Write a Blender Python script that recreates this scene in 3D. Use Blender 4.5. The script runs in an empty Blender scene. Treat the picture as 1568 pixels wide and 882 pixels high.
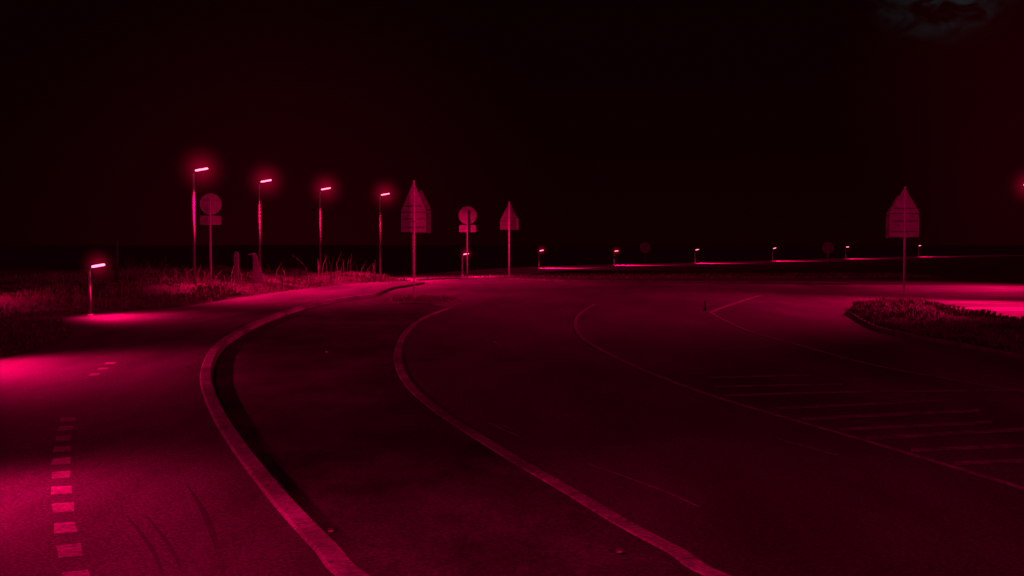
import bpy, bmesh, math, random
import mathutils
from mathutils import Vector, Matrix, noise
random.seed(7)
scene = bpy.context.scene
try:
    scene.view_settings.view_transform = 'Standard'
    scene.view_settings.look = 'None'
    scene.view_settings.exposure = 0
except Exception: pass

# ---------------- camera ----------------
F = 1742.0; CH = 2.0; PITCH = math.atan(67 / F)
cam_d = bpy.data.cameras.new("camera"); cam = bpy.data.objects.new("camera", cam_d)
scene.collection.objects.link(cam)
cam_d.sensor_width = 36; cam_d.lens = 36 * F / 1568; cam_d.clip_end = 6000
cam.location = (0, 0, CH); cam.rotation_euler = (math.pi / 2 - PITCH, 0, 0)
scene.camera = cam

def G(px, py, z=0.0):
    """survey a photo point onto the level z -> world x,y"""
    dx = (px - 784) / F; dv = (441 - py) / F
    d = Vector((dx, math.cos(PITCH) + dv * math.sin(PITCH), -math.sin(PITCH) + dv * math.cos(PITCH)))
    t = (z - CH) / d.z
    return (d.x * t, d.y * t)

def smooth(pts, n=10):
    P = [Vector((p[0], p[1])) for p in pts]; out = []
    for i in range(len(P) - 1):
        p0 = P[max(i - 1, 0)]; p1 = P[i]; p2 = P[i + 1]; p3 = P[min(i + 2, len(P) - 1)]
        for k in range(n):
            t = k / n
            out.append(0.5 * ((2 * p1) + (-p0 + p2) * t + (2 * p0 - 5 * p1 + 4 * p2 - p3) * t * t + (-p0 + 3 * p1 - 3 * p2 + p3) * t ** 3))
    out.append(P[-1]); return out

# ---------------- materials ----------------
def newmat(name):
    m = bpy.data.materials.new(name); m.use_nodes = True
    nt = m.node_tree; b = nt.nodes.get("Principled BSDF")
    return m, nt, b

def noisy(name, c1, c2, scale=3.0, rough=0.85, fine=60, bump=0.3, spec=0.2, stretch=(1, 1, 1), metal=0, contrast=(0.35, 0.65), grain=0.5, big=None):
    m, nt, b = newmat(name); N = nt.nodes; L = nt.links
    tc = N.new("ShaderNodeTexCoord"); mp = N.new("ShaderNodeMapping"); mp.inputs['Scale'].default_value = stretch
    L.new(tc.outputs['Object'], mp.inputs['Vector'])
    n1 = N.new("ShaderNodeTexNoise"); n1.inputs['Scale'].default_value = scale; n1.inputs['Detail'].default_value = 8; n1.inputs['Roughness'].default_value = 0.65
    n2 = N.new("ShaderNodeTexNoise"); n2.inputs['Scale'].default_value = fine; n2.inputs['Detail'].default_value = 3
    L.new(mp.outputs[0], n1.inputs['Vector']); L.new(tc.outputs['Object'], n2.inputs['Vector'])
    r = N.new("ShaderNodeValToRGB"); r.color_ramp.elements[0].position = contrast[0]; r.color_ramp.elements[1].position = contrast[1]
    r.color_ramp.elements[0].color = (*c1, 1); r.color_ramp.elements[1].color = (*c2, 1)
    L.new(n1.outputs[0], r.inputs[0])
    mr = N.new("ShaderNodeMapRange"); mr.inputs[1].default_value = 0.3; mr.inputs[2].default_value = 0.7
    mr.inputs[3].default_value = 1 - grain; mr.inputs[4].default_value = 1 + grain
    L.new(n2.outputs[0], mr.inputs[0])
    mx = N.new("ShaderNodeVectorMath"); mx.operation = 'SCALE'
    L.new(r.outputs[0], mx.inputs[0]); L.new(mr.outputs[0], mx.inputs['Scale'])
    col = mx.outputs[0]
    if big:
        n3 = N.new("ShaderNodeTexNoise"); n3.inputs['Scale'].default_value = big; n3.inputs['Detail'].default_value = 4; n3.inputs['Distortion'].default_value = .6
        L.new(mp.outputs[0], n3.inputs['Vector'])
        m3 = N.new("ShaderNodeMapRange"); m3.inputs[1].default_value = .35; m3.inputs[2].default_value = .65; m3.inputs[3].default_value = .5; m3.inputs[4].default_value = 1.45
        L.new(n3.outputs[0], m3.inputs[0]); x3 = N.new("ShaderNodeVectorMath"); x3.operation = 'SCALE'
        L.new(col, x3.inputs[0]); L.new(m3.outputs[0], x3.inputs['Scale']); col = x3.outputs[0]
    L.new(col, b.inputs['Base Color'])
    bp = N.new("ShaderNodeBump"); bp.inputs['Strength'].default_value = bump; bp.inputs['Distance'].default_value = 0.01
    L.new(n2.outputs[0], bp.inputs['Height']); L.new(bp.outputs[0], b.inputs['Normal'])
    b.inputs['Roughness'].default_value = rough; b.inputs['Specular IOR Level'].default_value = spec; b.inputs['Metallic'].default_value = metal
    return m

def g(v, w=1.0): return (v, v * w, v * w)
M_ground = noisy("soil_grass", (0.008, 0.009, 0.007), (0.02, 0.022, 0.015), 0.6, 0.95, 12)
M_verge = noisy("verge_turf", (0.014, 0.017, 0.011), (0.045, 0.048, 0.03), 1.2, 0.95, 14, bump=0.8)
M_road = noisy("asphalt_worn", g(0.034), g(0.078), 0.7, 0.8, 38, stretch=(1, 0.3, 1), contrast=(0.3, 0.7), big=.16, grain=.75, bump=.5)
M_lane = noisy("asphalt_dark", g(0.014), g(0.054), 1.3, 0.85, 38, stretch=(1, 0.6, 1), contrast=(0.35, 0.7), big=.35, grain=.75, bump=.5)
M_path = noisy("asphalt_path", g(0.034), g(0.07), 1.2, 0.8, 42, stretch=(1.5, 0.35, 1), contrast=(0.3, 0.7), big=.3, grain=.75, bump=.5)
M_kerb = noisy("kerb_concrete", g(0.10), g(0.2), 2.5, 0.85, 30, contrast=(0.3, 0.7), big=.5)
M_kerb2 = noisy("kerb_flush_concrete", g(0.08), g(0.19), 2.5, 0.85, 30, contrast=(0.3, 0.7), big=.4)
M_kerb3 = noisy("kerb_mossy_concrete", g(0.03), g(0.09), 2.5, 0.9, 30, contrast=(0.3, 0.7))
M_paint = noisy("road_paint_worn", g(0.07), g(0.18), 5, 0.7, 30, contrast=(0.3, 0.6))
M_paintw = noisy("road_paint_white", g(0.12), g(0.28), 8, 0.7, 30, contrast=(0.3, 0.6))
M_hatch = noisy("road_paint_faded", g(0.05), g(0.16), 3, 0.75, 30, contrast=(0.35, 0.65))
M_pave = noisy("pale_paving", g(0.07), g(0.14), 2, 0.8, 30, big=.3)
M_slab = noisy("pale_path_concrete", g(0.13), g(0.2), 2, 0.8, 30)
M_tar = noisy("tar_mark", g(0.026), g(0.048), 4, 0.8, 30)
M_grass = noisy("grass_blades", (0.035, 0.04, 0.025), (0.11, 0.11, 0.07), 3, 0.8, 9, bump=0)
M_alu = noisy("sign_back_aluminium", g(0.34), g(0.5), 3, 0.6, 25, bump=0.05, grain=0.15)
M_alu_d = noisy("sign_rail_grey", g(0.2), g(0.28), 3, 0.6, 25, bump=0.05, grain=0.15)
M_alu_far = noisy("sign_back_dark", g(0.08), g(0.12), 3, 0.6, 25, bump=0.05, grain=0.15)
M_alu_mid = noisy("sign_back_mid_grey", g(0.15), g(0.23), 3, 0.6, 25, bump=0.05, grain=0.15)  # aluminium in a darker, middle grey
M_post = noisy("galvanised_post", g(0.5), g(0.65), 4, 0.45, 20, bump=0.05, grain=0.15, spec=0.5)
M_lpost = noisy("lamp_post_paint", g(0.10), g(0.16), 4, 0.6, 20, bump=0.05, grain=0.15, spec=0.15)
M_wood = noisy("weathered_wood", g(0.1), g(0.25), 6, 0.85, 30, stretch=(6, 6, 1))
M_dark = noisy("black_rubber", g(0.015), g(0.03), 6, 0.7, 30)

def emat(name, col, s):
    m, nt, b = newmat(name)
    b.inputs['Base Color'].default_value = (0.8, 0.8, 0.8, 1)
    b.inputs['Emission Color'].default_value = (*col, 1); b.inputs['Emission Strength'].default_value = s
    return m
M_led = emat("lit_diffuser", (1.0, 0.11, 0.19), 5.0)

def glowmat(name, k):  # emissive volume standing in for the glow around a lamp head
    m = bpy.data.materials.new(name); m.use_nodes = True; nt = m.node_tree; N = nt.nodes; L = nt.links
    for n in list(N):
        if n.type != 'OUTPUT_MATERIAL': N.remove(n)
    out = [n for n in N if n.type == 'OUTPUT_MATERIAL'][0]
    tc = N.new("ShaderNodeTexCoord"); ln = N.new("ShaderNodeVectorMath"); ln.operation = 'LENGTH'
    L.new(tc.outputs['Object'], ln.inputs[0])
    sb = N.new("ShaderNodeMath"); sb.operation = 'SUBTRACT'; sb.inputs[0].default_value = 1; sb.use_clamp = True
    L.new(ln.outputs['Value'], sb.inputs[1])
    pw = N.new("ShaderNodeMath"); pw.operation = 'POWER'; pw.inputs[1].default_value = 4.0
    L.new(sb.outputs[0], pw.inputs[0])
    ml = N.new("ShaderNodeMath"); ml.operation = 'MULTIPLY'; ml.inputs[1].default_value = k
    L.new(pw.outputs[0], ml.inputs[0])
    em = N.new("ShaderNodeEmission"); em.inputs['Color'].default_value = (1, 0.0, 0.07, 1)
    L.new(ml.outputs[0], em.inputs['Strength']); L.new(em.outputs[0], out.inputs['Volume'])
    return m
M_glow = glowmat("lamp_glow", 0.38)
M_glow_s = glowmat("lamp_glow_small", 0.8)

# ---------------- mesh helpers ----------------
def link(name, me, mat=None, parent=None):
    ob = bpy.data.objects.new(name, me); scene.collection.objects.link(ob)
    if mat: me.materials.append(mat)
    if parent: ob.parent = parent
    return ob

def from_bm(name, bm, mat, parent=None, smooth_sh=False):
    me = bpy.data.meshes.new(name); bmesh.ops.recalc_face_normals(bm, faces=bm.faces[:]); bm.to_mesh(me); bm.free()
    if smooth_sh:
        for p in me.polygons: p.use_smooth = True
    return link(name, me, mat, parent)

def slab(name, pts, z0, z1, mat, parent=None):
    bm = bmesh.new()
    vs = [bm.verts.new((p[0], p[1], z1)) for p in pts]
    f = bm.faces.new(vs)
    if z1 - z0 > 0.02:
        lo = [bm.verts.new((p[0], p[1], z0)) for p in pts]
        n = len(pts)
        for i in range(n):
            bm.faces.new((vs[i], lo[i], lo[(i + 1) % n], vs[(i + 1) % n]))
    bmesh.ops.triangulate(bm, faces=[f])
    return from_bm(name, bm, mat, parent)

def strip_bm(bm, pts, w, z0, z1, bevel=0.0, wfun=None):
    n = len(pts); prof_rows = []
    for i, p in enumerate(pts):
        a = pts[max(i - 1, 0)]; b = pts[min(i + 1, n - 1)]
        t = (b - a).normalized(); nn = Vector((-t.y, t.x)); hw = (w if wfun is None else wfun(i / (n - 1))) / 2
        if z1 - z0 < 0.02: prof = [(-hw, z1), (hw, z1)]
        else: prof = [(-hw, z0), (-hw, z1 - bevel), (-hw + bevel, z1), (hw - bevel, z1), (hw, z1 - bevel), (hw, z0)]
        prof_rows.append([bm.verts.new((p.x + nn.x * o, p.y + nn.y * o, z)) for o, z in prof])
    for i in range(n - 1):
        for k in range(len(prof_rows[0]) - 1):
            bm.faces.new((prof_rows[i][k], prof_rows[i + 1][k], prof_rows[i + 1][k + 1], prof_rows[i][k + 1]))
    if z1 - z0 >= 0.02:
        bm.faces.new(prof_rows[0]); bm.faces.new(prof_rows[-1])

def strip(name, pts, w, z0, z1, mat, bevel=0.02, parent=None):
    bm = bmesh.new(); strip_bm(bm, pts, w, z0, z1, bevel); return from_bm(name, bm, mat, parent)

def seglen_resample(pts, step):
    out = [pts[0]]; acc = 0
    for a, b in zip(pts[:-1], pts[1:]):
        d = (b - a).length
        while acc + d >= step:
            t = (step - acc) / d; a = a.lerp(b, t); out.append(a.copy()); d = (b - a).length; acc = 0
        acc += d
    return out

def empty(name, loc, rot=0):
    e = bpy.data.objects.new(name, None); scene.collection.objects.link(e)
    e.location = loc; e.rotation_euler = (0, 0, rot); e.empty_display_size = 0.3
    return e

def cyl(name, p0, p1, r0, r1, mat, parent, seg=16):
    bm = bmesh.new(); p0 = Vector(p0); p1 = Vector(p1); d = p1 - p0
    M = Matrix.Translation((p0 + p1) / 2) @ d.to_track_quat('Z', 'Y').to_matrix().to_4x4()
    bmesh.ops.create_cone(bm, cap_ends=True, segments=seg, radius1=r0, radius2=r1, depth=d.length, matrix=M)
    ob = from_bm(name, bm, mat, parent)
    for p in ob.data.polygons: p.use_smooth = len(p.vertices) == 4
    return ob

def box(name, c, s, mat, parent, bev=0.008, rot=None):
    bm = bmesh.new(); bmesh.ops.create_cube(bm, size=1)
    bmesh.ops.scale(bm, vec=s, verts=bm.verts[:])
    bmesh.ops.bevel(bm, geom=bm.edges[:], offset=min(bev, min(s) * 0.3), segments=2, affect='EDGES')
    M = Matrix.Translation(c) @ (rot.to_matrix().to_4x4() if rot else Matrix.Identity(4))
    bmesh.ops.transform(bm, matrix=M, verts=bm.verts[:])
    return from_bm(name, bm, mat, parent)

def prism(name, outline, y, th, mat, parent):
    bm = bmesh.new(); a = [bm.verts.new((x, y, z)) for x, z in outline]; b = [bm.verts.new((x, y + th, z)) for x, z in outline]
    n = len(outline); bm.faces.new(a); bm.faces.new(b[::-1])
    for i in range(n): bm.faces.new((a[i], b[i], b[(i + 1) % n], a[(i + 1) % n]))
    return from_bm(name, bm, mat, parent)

def rounded(poly, r, seg=5):
    out = []; n = len(poly)
    for i in range(n):
        p = Vector(poly[i]); a = (Vector(poly[i - 1]) - p).normalized(); b = (Vector(poly[(i + 1) % n]) - p).normalized()
        ang = a.angle(b); d = r / math.tan(ang / 2)
        s = p + a * d; e = p + b * d
        for k in range(seg + 1):
            t = k / seg; out.append(tuple((1 - t) ** 2 * s + 2 * t * (1 - t) * p + t * t * e))
    return out

# ---------------- ground and roads ----------------
slab("ground", [(-1500, -800), (1500, -800), (1500, 3000), (-1500, 3000)], 0, 0, M_ground)

A_px = [(548, 882), (500, 835), (440, 772), (398, 722), (362, 675), (335, 632), (318, 592), (316, 565), (328, 535), (353, 513), (398, 490), (450, 472), (510, 458), (575, 449)]
A_back = [(13, -14), (7.6, -7), (3.6, -0.8), (1.3, 3.0), (-0.1, 5.3)]
A_w = A_back + [G(x, y, 0.12) for x, y in A_px]
A_c = smooth(A_w)
B_px = [(1105, 882), (1035, 842), (955, 800), (875, 752), (795, 706), (725, 663), (668, 625), (630, 592), (612, 562), (610, 532), (622, 507), (648, 486), (690, 470)]
B_back = [(17, -12), (11, -5.5), (6.4, 0.3), (3.6, 3.6), (2.1, 5.5)]
B_c = smooth(B_back + [G(x, y, 0.02) for x, y in B_px])
E_px = [(0, 551), (60, 536), (105, 517), (112, 504), (95, 493), (100, 484), (180, 477), (262, 471), (330, 462), (400, 451), (480, 441), (560, 433), (640, 430)]
E_back = [(1.5, -20), (-1.0, -10), (-2.2, -3), (-3.0, 2), (-3.9, 6), (-5.0, 9), (-6.6, 12), (-8.0, 15.5)]
E_c = smooth(E_back + [G(x, y, 0.1) for x, y in E_px])

path_pts = [tuple(p) for p in A_c] + [G(600, 440, 0.1), G(650, 432, 0.1)] + [tuple(p) for p in reversed(E_c)]
slab("cycle_path", path_pts, -0.05, 0.10, M_path)
strip("kerb", A_c, 0.17, -0.05, 0.12, M_kerb, 0.02)
far = [G(600, 429), G(700, 427), (0, 64), G(900, 432), G(1100, 434), G(1300, 436), G(1568, 438), G(2200, 440), (90, 40), (90, -40), (18, -40)]
main = [(p.x - 0.03, p.y) for p in A_c] + [G(590, 440)] + far
slab("road", main, 0.004, 0.004, M_road)
def resN(c, n):
    L = [0]
    for a, b in zip(c[:-1], c[1:]): L.append(L[-1] + (b - a).length)
    out = []; j = 0
    for i in range(n):
        t = L[-1] * i / (n - 1)
        while j < len(L) - 2 and L[j + 1] < t: j += 1
        out.append(c[j].lerp(c[j + 1], (t - L[j]) / max(1e-6, L[j + 1] - L[j])))
    return out
def loft(name, c1, c2, z, mat, n=80):
    a = resN(c1, n); b = resN(c2, n); bm = bmesh.new()
    va = [bm.verts.new((p.x, p.y, z)) for p in a]; vb = [bm.verts.new((p.x, p.y, z)) for p in b]
    for i in range(n - 1): bm.faces.new((va[i], va[i + 1], vb[i + 1], vb[i]))
    return from_bm(name, bm, mat)
Ac2 = [p for p in A_c if p.y < 44]
loft("road_lane", Ac2, B_c, 0.008, M_lane)
strip("flush_kerb", B_c, 0.13, -0.03, 0.02, M_kerb2, 0.006)
# joints between kerb stones
bm = bmesh.new()
for c_, z_, w_ in ((A_c, .1215, .165), (B_c, .0215, .125)):
    ks = seglen_resample([p for p in c_ if p.y > 3], 1.0)
    for a_, b_ in zip(ks[:-1], ks[1:]):
        if a_.y > 24: break
        t = (b_ - a_).normalized(); nn = Vector((-t.y, t.x)) * w_ / 2 * .85; q = a_ + t * .012
        bm.faces.new([bm.verts.new((v.x, v.y, z_)) for v in (a_ - nn, q - nn, q + nn, a_ + nn)])
from_bm("kerb_joint", bm, M_dark)

bm = bmesh.new()
def pl(pxs, w, z=0.012, sm=True):
    pts = [Vector(G(x, y, z)) for x, y in pxs]
    if sm and len(pts) > 2: pts = smooth(pts, 8)
    strip_bm(bm, pts, w, z, z)
pl([(1900, 845), (1700, 788), (1568, 748), (1450, 712), (1350, 682), (1250, 653), (1130, 618), (1060, 595), (980, 564), (920, 535), (890, 515), (881, 497), (888, 480), (912, 465)], 0.09)
pl([(1900, 660), (1700, 622), (1568, 600), (1440, 578), (1330, 557), (1230, 530), (1150, 508), (1105, 488), (1088, 478)], 0.08)
pl([(1088, 478), (1120, 466), (1165, 452)], 0.16)
pl([(750, 648), (772, 658), (795, 668)], 0.035); pl([(765, 650), (797, 663)], 0.025, 0.016, False)
pl([(898, 709), (960, 731), (1020, 753), (1072, 777)], 0.022)
pl([(1190, 671), (1235, 684), (1282, 697)], 0.03)
pl([(755, 522), (767, 530)], 0.05)
from_bm("road_marking", bm, M_paint)

bm = bmesh.new()
for (x0, y0, x1, y1, h) in [(1460, 709, 1640, 702, 6), (1395, 689, 1620, 679, 6), (1325, 671, 1600, 655, 6), (1285, 657, 1520, 646, 5), (1228, 641, 1500, 628, 5), (1190, 625, 1440, 613, 4), (1110, 605, 1330, 599, 3.5), (1095, 592, 1290, 588, 3), (1080, 578, 1240, 574, 2.5), (1330, 600, 1600, 596, 3)]:
    n = 14
    top = [G(x0 + (x1 - x0) * i / n, y0 + (y1 - y0) * i / n - h / 2, 0.012) for i in range(n + 1)]
    bot = [G(x0 + (x1 - x0) * i / n, y0 + (y1 - y0) * i / n + h / 2, 0.012) for i in range(n + 1)]
    vt = [bm.verts.new((*p, 0.009)) for p in top]; vb = [bm.verts.new((*p, 0.009)) for p in bot]
    for i in range(n): bm.faces.new((vt[i], vt[i + 1], vb[i + 1], vb[i]))
from_bm("hatched_marking", bm, M_hatch)

# block dashes on the cycle path
bm = bmesh.new()
dc = smooth([Vector(G(x, y, 0.104)) for x, y in [(150, 1010), (128, 930), (112, 864), (98, 792), (93, 728), (95, 690), (101, 655), (108, 630)]], 12)
ds = seglen_resample(dc, 0.63)
dl = list(zip(ds[:-1], ds[1:]))
dc2 = [Vector(G(x, y, .104)) for x, y in [(142, 575), (165, 559), (180, 549)]]
dl += list(zip(seglen_resample(dc2, .8)[:-1], seglen_resample(dc2, .8)[1:]))
for a_, b_ in dl:
    t = (b_ - a_).normalized(); q = a_ + t * 0.3; nn = Vector((-t.y, t.x)) * 0.072
    def J(): return Vector((random.uniform(-.008, .008), random.uniform(-.012, .012)))
    bm.faces.new([bm.verts.new((v.x, v.y, 0.104)) for v in (a_ - nn + J(), q - nn + J(), q + nn + J(), a_ + nn + J())])
from_bm("dashed_line", bm, M_paintw)

# tyre marks (faint)
bm = bmesh.new()
def tyre(pxs, w, z):
    strip_bm(bm, smooth([Vector(G(x, y, z)) for x, y in pxs], 8), w, z, z, wfun=lambda t: w * math.sin(math.pi * min(max(t, .03), .97)))
for o in (0, 30):
    tyre([(250 + o, 882), (238 + o, 850), (215 + o, 815), (190 + o, 785)], 0.03, 0.1035)
tyre([(345, 882), (330, 830), (310, 780), (285, 740)], 0.045, 0.1035)
from_bm("tyre_mark", bm, M_tar)

# pale crossing bands at the right
bm = bmesh.new()
for (x0, x1, ya, yb, sl) in [(1412, 1750, 444.5, 448, -1), (1418, 1750, 452, 456.5, -1), (1430, 1760, 460.5, 465.5, 0), (1452, 1800, 470, 476, 3), (1500, 1850, 481, 488, 4)]:
    q = [G(x0, ya, .01), G(x1, ya + sl, .01), G(x1, yb + sl, .01), G(x0 + 6, yb, .01)]
    bm.faces.new([bm.verts.new((*p, 0.0095)) for p in q])
from_bm("pedestrian_crossing", bm, M_pave)

# right island
isl = smooth([Vector(G(x, y, 0.08)) for x, y in [(1302, 477), (1316, 466), (1352, 460), (1400, 460), (1436, 468), (1490, 479), (1568, 491), (1750, 520), (2000, 560)]], 8)
isl2 = smooth([Vector(G(x, y, 0.08)) for x, y in [(2000, 640), (1750, 580), (1568, 543), (1480, 526), (1400, 512), (1340, 498), (1302, 477)]], 8)
isl_all = isl + isl2[:-1]
def mound(name, outline, base, peak, mat):
    c = sum((Vector(p) for p in outline), Vector((0, 0))) / len(outline)
    bm = bmesh.new(); rings = []
    for s in [1, .96, .9, .8, .65, .45, .25]:
        r = []
        for p in outline:
            q = c.lerp(Vector(p), s); h = base + peak * (1 - s) ** .6 * (0.6 + 0.8 * noise.noise((q.x * .9, q.y * .9, 3)))
            r.append(bm.verts.new((q.x, q.y, max(h, base - .02))))
        rings.append(r)
    n = len(outline)
    for a, b in zip(rings[:-1], rings[1:]):
        for i in range(n): bm.faces.new((a[i], a[(i + 1) % n], b[(i + 1) % n], b[i]))
    bm.faces.new(rings[-1])
    return from_bm(name, bm, mat, smooth_sh=True)
mound("grass_island", isl_all, 0.07, 0.14, M_verge)
strip("island_kerb", isl_all + [isl_all[0]], 0.13, 0, 0.08, M_kerb3, 0.02)

sx, sy = G(636, 461)
small = [Vector((sx + 0.3 + 1.15 * math.cos(a), sy + 2.2 * math.sin(a))) for a in [i * math.pi / 14 for i in range(28)]]
mound("splitter_island", small, 0.05, 0.06, M_verge)
strip("splitter_kerb", small + [small[0]], 0.14, 0, 0.06, M_kerb3, 0.02)

# left verge terrain
bm = bmesh.new(); rows = []
offs = [(0, .1), (.25, .13), (.7, .2), (1.3, .3), (2.2, .42), (3.5, .52), (5, .6), (8, .65), (14, .6), (30, .5), (90, .3)]
def verge_h(k_off, x, y):
    nf = min(1, max(.22, (y - 27) / 10))
    for (a, ha), (b, hb) in zip(offs[:-1], offs[1:]):
        if a <= k_off <= b:
            h = ha + (hb - ha) * (k_off - a) / (b - a)
            amp = min(1, k_off / 2)
            return .1 + nf * (h - .1 + amp * (0.22 * noise.noise((x * .35, y * .2, 0)) + 0.08 * noise.noise((x * 1.3, y * 1.1, 5))))
    return .3
Er = [p for p in E_c if p.y > -18]
dense = seglen_resample(Er, 0.6)
fine_offs = [0, .12, .25, .45, .7, 1, 1.3, 1.7, 2.2, 2.8, 3.5, 4.2, 5, 6.3, 8, 11, 14, 22, 30, 55, 90]
for p in dense:
    rows.append([bm.verts.new((p.x - o, p.y + 0.15 * o, verge_h(o, p.x - o, p.y))) for o in fine_offs])
for a, b in zip(rows[:-1], rows[1:]):
    for k in range(len(fine_offs) - 1): bm.faces.new((a[k], b[k], b[k + 1], a[k + 1]))
from_bm("grass_verge", bm, M_verge, smooth_sh=True)

strip("far_kerb", smooth([Vector(G(x, y)) for x, y in [(640, 430), (700, 427.5), (780, 428.5), (900, 432), (1100, 434), (1300, 436)]]), 0.25, 0, 0.1, M_kerb3, 0.02)
fp = [G(560, 429), G(708, 422), G(825, 411.5), G(940, 407), G(1065, 404), G(1185, 400.5), G(1297, 397), G(1408, 393.7), G(1560, 391)]
strip("far_cycle_path", smooth([Vector(p) for p in fp]), 7.0, 0.012, 0.012, M_slab)

# ---------------- grass blades (one mesh per mass) ----------------
def blades(name, pts, mat):
    vs = []; fs = []
    for (x, y, z, h, w) in pts:
        a = random.uniform(0, math.tau); lx = random.gauss(0, .28) * h; ly = random.gauss(0, .28) * h
        dx = math.cos(a) * w; dy = math.sin(a) * w; i = len(vs)
        vs += [(x - dx, y - dy, z - .02), (x + dx, y + dy, z - .02), (x + lx * .4 + dx * .7, y + ly * .4 + dy * .7, z + h * .6), (x + lx * .4 - dx * .7, y + ly * .4 - dy * .7, z + h * .6), (x + lx * 1.2, y + ly * 1.2, z + h)]
        fs += [(i, i + 1, i + 2, i + 3), (i + 3, i + 2, i + 4)]
    me = bpy.data.meshes.new(name); me.from_pydata(vs, [], fs); me.update()
    return link(name, me, mat)
pts = []
for _ in range(80000):
    p = random.choice(dense)
    if p.y < 9: continue
    o = .1 + random.random() ** 1.6 * 11
    x = p.x - o; y = p.y + random.uniform(-.3, .3) + .15 * o
    cl = noise.noise((x * .8, y * .5, 9)); 
    if cl < -0.05 and random.random() < .75: continue
    h = random.uniform(.04, .13) + max(0, cl) * random.uniform(.1, .5) * min(1, o / 1.5) * (1 if p.y > 33 else .25)
    if o < .3: h *= .5
    pts.append((x, y, verge_h(o, x, p.y), h, .008 + .00018 * y))
for cx, cy, n, hh in [(200, 440, 60, 1.3), (235, 440, 50, 1.1), (265, 442, 60, 1.0), (430, 436, 20, 1.2), (520, 431, 34, 1.4), (545, 431, 20, 1.0), (345, 440, 30, .8), (415, 436, 40, .6), (215, 445, 60, .8), (180, 450, 30, .8)]:
    wx, wy = G(cx, cy, .3)
    for _ in range(n):
        pts.append((wx + random.gauss(0, .7), wy + random.gauss(0, 1), .35, hh * random.uniform(.4, 1), .014))
blades("grass", pts, M_grass)
pts = []
cI = sum(isl_all, Vector((0, 0))) / len(isl_all)
for _ in range(18000):
    p = random.choice(isl_all); s = 1.02 - random.random() ** 1.5 * .9 * random.random()
    q = cI.lerp(p, min(s, 1.0)); cl = noise.noise((q.x * 1.1, q.y * .7, 2))
    pts.append((q.x, q.y, .08 + .1 * (1 - s), random.uniform(.03, .10) + max(0, cl) * .22, .012))
for _ in range(700):
    a = random.uniform(0, math.tau); r = math.sqrt(random.random())
    pts.append((sx + .3 + 1.15 * r * math.cos(a), sy + 2.1 * r * math.sin(a), .06, random.uniform(.03, .12), .012))
for _ in range(9000):
    x = random.uniform(-9, 26); y = random.uniform(65, 76) + abs(x) * .1
    pts.append((x, y, 0, random.uniform(.03, .12), .02))
blades("rough_grass", pts, M_grass)

# ---------------- lamps ----------------
LC = (1.0, 0.0, 0.105)
def lamp(px=None, py=None, H=4.8, tall=True, power=1800, pos=None, rot=0.0, tilt_l=30, size=140, glow=True):
    x, y = pos if pos else G(px, py)
    e = empty("street_lamp", (x, y, 0), rot)
    r = .055 if tall else .042
    cyl("base_plate", (0, 0, 0), (0, 0, .06 + (0.1 if x < -2 else 0)), r * 2.1, r * 1.7, M_lpost, e)
    cyl("post", (0, 0, .02), (0, 0, H - .12), r, r * .7, M_lpost, e)
    HL = .52 if tall else .36; tilt = math.radians(10)
    cyl("elbow", (0, 0, H - .13), (.07, 0, H - .05), r * .7, r * .62, M_lpost, e)
    q = mathutils.Euler((0, -tilt, 0)).to_quaternion()
    c = Vector((.05 + HL / 2 * math.cos(tilt), 0, H - .03 + HL / 2 * math.sin(tilt)))
    box("head_cover", c + Vector((0, 0, .03)), (HL, .17, .03), M_lpost, e, .012, q)
    box("diffuser", c + Vector((.01, 0, -.015)), (HL * .9, .15, .055), M_led, e, .015, q)
    ld = bpy.data.lights.new("lamp_light", 'SPOT'); ld.energy = power; ld.color = LC
    ld.spot_size = math.radians(size); ld.spot_blend = .9; ld.shadow_soft_size = .06
    lo = bpy.data.objects.new("lamp_light", ld); scene.collection.objects.link(lo); lo.parent = e
    lo.location = c + Vector((.2 if tall else .1, 0, -.12)); lo.rotation_euler = (0, -math.radians(tilt_l), 0)
    if glow:  # self-lit sphere paints the head's glow; no real mist scatters here
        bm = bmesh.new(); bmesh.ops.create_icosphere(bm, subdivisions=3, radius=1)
        ob = from_bm("glow_halo", bm, M_glow if tall else M_glow_s, e)
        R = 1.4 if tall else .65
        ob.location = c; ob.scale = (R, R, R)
    return e
TP = 9000; SP = 700
lamp(298, 455.4, 4.8, True, TP, tilt_l=27, size=125); lamp(398, 443, 4.8, True, TP, tilt_l=30, size=125); lamp(490.5, 434.5, 4.8, True, TP, tilt_l=35, size=130); lamp(582, 428.5, 4.8, True, TP, tilt_l=35, size=125)
lamp(138, 490, 1.45, False, SP * 1.5)
for (x, y, h) in [(708, 424, 1.42), (825, 411, 1.5), (940, 406.5, 1.38), (1064, 403.5, 1.45), (1183, 400, 1.55), (1295, 396.5, 1.65), (1406, 393.5, 1.8)]:
    lamp(x, y, h, False, SP * (2 if x == 708 else 6), tilt_l=42, size=130, glow=x < 1000)
lamp(pos=(-4.55, 8.4), H=1.45, tall=False, power=SP * .5, glow=False)
lamp(pos=(-8.75, 18.0), H=1.45, tall=False, power=SP * 2, glow=False, tilt_l=48)
lamp(-60, 478, 1.6, False, SP * .8, tilt_l=40, glow=False)  # unseen lamp, added to spill light onto the left grass
lamp(1583, 438, 4.8, True, TP * 1.0, rot=math.pi - .0, tilt_l=40)
lamp(1730, 468, 4.8, True, TP * 2.6, rot=math.pi, tilt_l=60, size=100, glow=False)  # unseen lamp, added to brighten the middle of the road
lamp(pos=(-4.1, 4.6), H=4.8, tall=True, power=TP * .2, tilt_l=46, rot=.25, size=82, glow=False)

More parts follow.
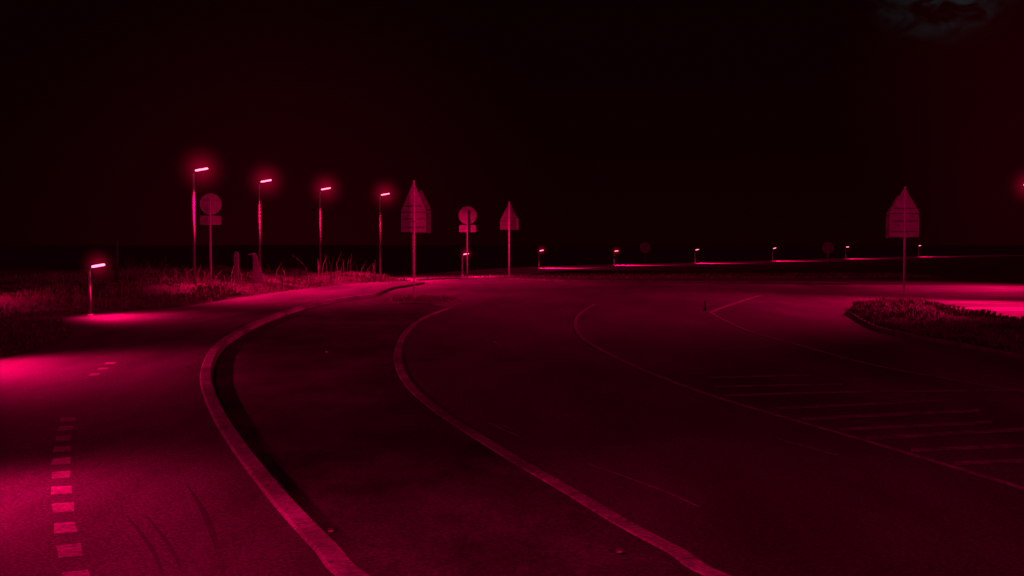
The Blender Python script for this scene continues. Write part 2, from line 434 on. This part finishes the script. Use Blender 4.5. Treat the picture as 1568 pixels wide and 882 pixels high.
# ---------------- signs ----------------
def tri_panel(e, cx, y, ztop, w, h, ph, mat, pw=None):
    zb = ztop - h; pw = pw or w * .96
    prism("triangle_panel", rounded([(cx, ztop), (cx - w / 2, zb), (cx + w / 2, zb)], .035), y, .025, mat, e)
    prism("supplementary_plate", rounded([(cx - pw / 2, zb - .03), (cx - pw / 2, zb - .03 - ph), (cx + pw / 2, zb - .03 - ph), (cx + pw / 2, zb - .03)], .03), y, .02, mat, e)
    for k, zz, ww in ((1, zb + h * .2, w * .7), (2, zb - .03 - ph * .3, pw * .9), (3, zb - .03 - ph * .75, pw * .9)):
        box("rail_%d" % k, (cx, y - .014, zz), (ww, .026, .03), M_alu_d, e, .004)
def tri_sign(px, py, top, w, h, ph, second=None, rot=0.0, pr=.038, mat=M_alu):
    x, y = G(px, py); e = empty("traffic_sign", (x, y, 0), rot)
    cyl("post", (0, 0, 0), (0, 0, top + .02), pr, pr, M_post, e); cyl("cap", (0, 0, top + .02), (0, 0, top + .045), pr * 1.1, pr * .5, M_dark, e)
    tri_panel(e, 0, pr + .03, top, w, h, ph, mat)
    for k, zz in ((1, top - h * .8), (2, top - h - ph * .5)):
        box("clamp_%d" % k, (0, pr * .4, zz), (pr * 3, pr * 2.2, .05), M_alu_d, e, .004)
    if second:
        ox, t2, w2, h2, ph2 = second
        tri_panel(e, ox, pr + .22, t2, w2, h2, ph2, M_alu_mid)
        box("spacer", (ox * .5, pr + .13, t2 - h2 - .1), (abs(ox) + .1, .03, .04), M_alu_d, e, .004)
    return e
def round_sign(px, py, zc, r, pw, ph, mat=M_alu_mid, rot=0.0):
    x, y = G(px, py); e = empty("traffic_sign", (x, y, 0), rot)
    pr = .045
    cyl("post", (0, 0, 0), (0, 0, zc + r * .6), pr, pr, mat, e)
    circ = [(r * math.cos(a), zc + r * math.sin(a)) for a in [i * math.tau / 40 for i in range(40)]]
    prism("round_panel", circ, pr + .03, .025, mat, e)
    for k, zz in ((1, zc + r * .4), (2, zc - r * .4)): box("rail_%d" % k, (0, pr + .016, zz), (r * 1.5, .024, .03), mat, e, .004)
    if pw:
        prism("supplementary_plate", rounded([(-pw / 2, zc - r - .04), (-pw / 2, zc - r - .04 - ph), (pw / 2, zc - r - .04 - ph), (pw / 2, zc - r - .04)], .08), pr + .03, .02, mat, e)
        box("rail_3", (0, pr + .016, zc - r - .04 - ph / 2), (pw * .85, .024, .03), mat, e, .004)
    return e
tri_sign(634, 461, 4.22, .90, 1.08, .68, second=(.26, 3.95, .72, .72, .8), rot=.12)
tri_sign(1384, 446, 4.42, 1.26, 1.1, .98, second=(-.24, 4.1, 1.0, .85, .95), rot=-.12)
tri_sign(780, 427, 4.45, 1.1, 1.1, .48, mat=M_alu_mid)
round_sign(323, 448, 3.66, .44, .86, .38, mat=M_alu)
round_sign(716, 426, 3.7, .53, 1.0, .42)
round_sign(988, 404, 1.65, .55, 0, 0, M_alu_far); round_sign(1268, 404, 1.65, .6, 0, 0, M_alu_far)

def post_obj(name, px, py, h, w, mat):
    x, y = G(px, py); e = empty(name, (x, y, 0))
    box("shaft", (0, 0, h / 2), (w, w * .8, h), mat, e, .02)
    bm = bmesh.new(); bmesh.ops.create_cone(bm, cap_ends=True, segments=4, radius1=w * .72, radius2=w * .2, depth=w * .5, matrix=Matrix.Translation((0, 0, h + w * .25)) @ Matrix.Rotation(math.pi / 4, 4, 'Z'))
    from_bm("cap", bm, mat, e); box("band", (0, 0, h * .82), (w * 1.06, w * .86, .12), M_alu_mid, e, .01)
    return e
post_obj("marker_post", 362, 446, 1.6, .19, M_wood)
x, y = G(398, 446); e = empty("leaning_board", (x - .2, y, 0))
cyl("stake", (-.05, .05, 0), (-.05, .05, 1.62), .06, .05, M_wood, e)
prism("board", [(-.08, 1.6), (0.02, 1.62), (.45, .35), (.42, .1), (-.02, .1)], 0, .04, M_wood, e)
cyl("crossbar", (-.3, .03, 1.55), (.03, .03, 1.6), .03, .03, M_wood, e)
x, y = G(180, 462); e = empty("utility_pole", (x, y, 0))
cyl("shaft", (0, 0, 0), (0, 0, 2.15), .04, .035, M_dark, e); cyl("top_cap", (0, 0, 2.15), (0, 0, 2.2), .05, .03, M_dark, e)
x, y = G(1080, 476); e = empty("delineator_post", (x, y, 0))
cyl("shaft", (0, 0, 0), (0, 0, .3), .04, .035, M_dark, e); cyl("foot", (0, 0, 0), (0, 0, .03), .09, .07, M_dark, e)
for px, py, z in ((507, 816, 0.0), (948, 848, .008), (287, 563, .1), (500, 540, .008)):
    x, y = G(px, py, z); e = empty("road_stud", (x, y, z))
    box("housing", (0, 0, .015), (.05, .04, .03), M_kerb2, e, .01); box("reflector", (0, -.022, .018), (.03, .006, .014), M_alu, e, .002)

# ---------------- dim sky and skyglow ----------------
w = bpy.data.worlds.new("World"); scene.world = w; w.use_nodes = True
nt = w.node_tree; N = nt.nodes; L = nt.links; bg = N["Background"]
tc = N.new("ShaderNodeTexCoord"); nv = N.new("ShaderNodeVectorMath"); nv.operation = 'NORMALIZE'; L.new(tc.outputs['Generated'], nv.inputs[0])
sp = N.new("ShaderNodeSeparateXYZ"); L.new(nv.outputs[0], sp.inputs[0])
r = N.new("ShaderNodeValToRGB"); L.new(sp.outputs['Z'], r.inputs[0])
r.color_ramp.elements[0].position = 0.0; r.color_ramp.elements[0].color = (.0050, .0, .0005, 1)
r.color_ramp.elements[1].position = .22; r.color_ramp.elements[1].color = (.0026, .0001, .0001, 1)
def dirpx(px, py):
    dx = (px - 784) / F; dv = (441 - py) / F
    return Vector((dx, math.cos(PITCH) + dv * math.sin(PITCH), -math.sin(PITCH) + dv * math.cos(PITCH))).normalized()
def blob(px, py, rad, col, noisy_=False):
    d = N.new("ShaderNodeVectorMath"); d.operation = 'DISTANCE'; L.new(nv.outputs[0], d.inputs[0]); d.inputs[1].default_value = dirpx(px, py)
    m = N.new("ShaderNodeMapRange"); m.interpolation_type = 'SMOOTHSTEP'; m.inputs[1].default_value = rad; m.inputs[2].default_value = 0; L.new(d.outputs['Value'], m.inputs[0])
    o = m.outputs[0]
    if noisy_:
        mp = N.new("ShaderNodeMapping"); mp.inputs['Scale'].default_value = (1, 1, 1.6); L.new(nv.outputs[0], mp.inputs[0])
        n = N.new("ShaderNodeTexNoise"); n.inputs['Scale'].default_value = 45; n.inputs['Detail'].default_value = 8; n.inputs['Distortion'].default_value = .8; L.new(mp.outputs[0], n.inputs['Vector'])
        m2 = N.new("ShaderNodeMapRange"); m2.inputs[1].default_value = .40; m2.inputs[2].default_value = .68; L.new(n.outputs[0], m2.inputs[0])
        mm = N.new("ShaderNodeMath"); mm.operation = 'MULTIPLY'; L.new(o, mm.inputs[0]); L.new(m2.outputs[0], mm.inputs[1]); o = mm.outputs[0]
    s = N.new("ShaderNodeVectorMath"); s.operation = 'SCALE'; s.inputs[0].default_value = col; L.new(o, s.inputs['Scale']); return s.outputs[0]
cur = r.outputs[0]
for b in (blob(1445, -62, .075, (.008, .028, .032), True), blob(1560, 90, .16, (.006, 0, .0004)), blob(430, 340, .26, (.007, 0, .0006)), blob(1560, 330, .12, (.005, 0, .0005))):
    a = N.new("ShaderNodeVectorMath"); a.operation = 'ADD'; L.new(cur, a.inputs[0]); L.new(b, a.inputs[1]); cur = a.outputs[0]
L.new(cur, bg.inputs['Color']); bg.inputs['Strength'].default_value = 1.0
sd = bpy.data.lights.new("sun", 'SUN'); sd.energy = .72; sd.color = (1, .003, .14); sd.angle = math.radians(12)
so = bpy.data.objects.new("sun", sd); scene.collection.objects.link(so); so.rotation_euler = (math.radians(48), 0, math.radians(-22)); so.location = (0, 0, 30)
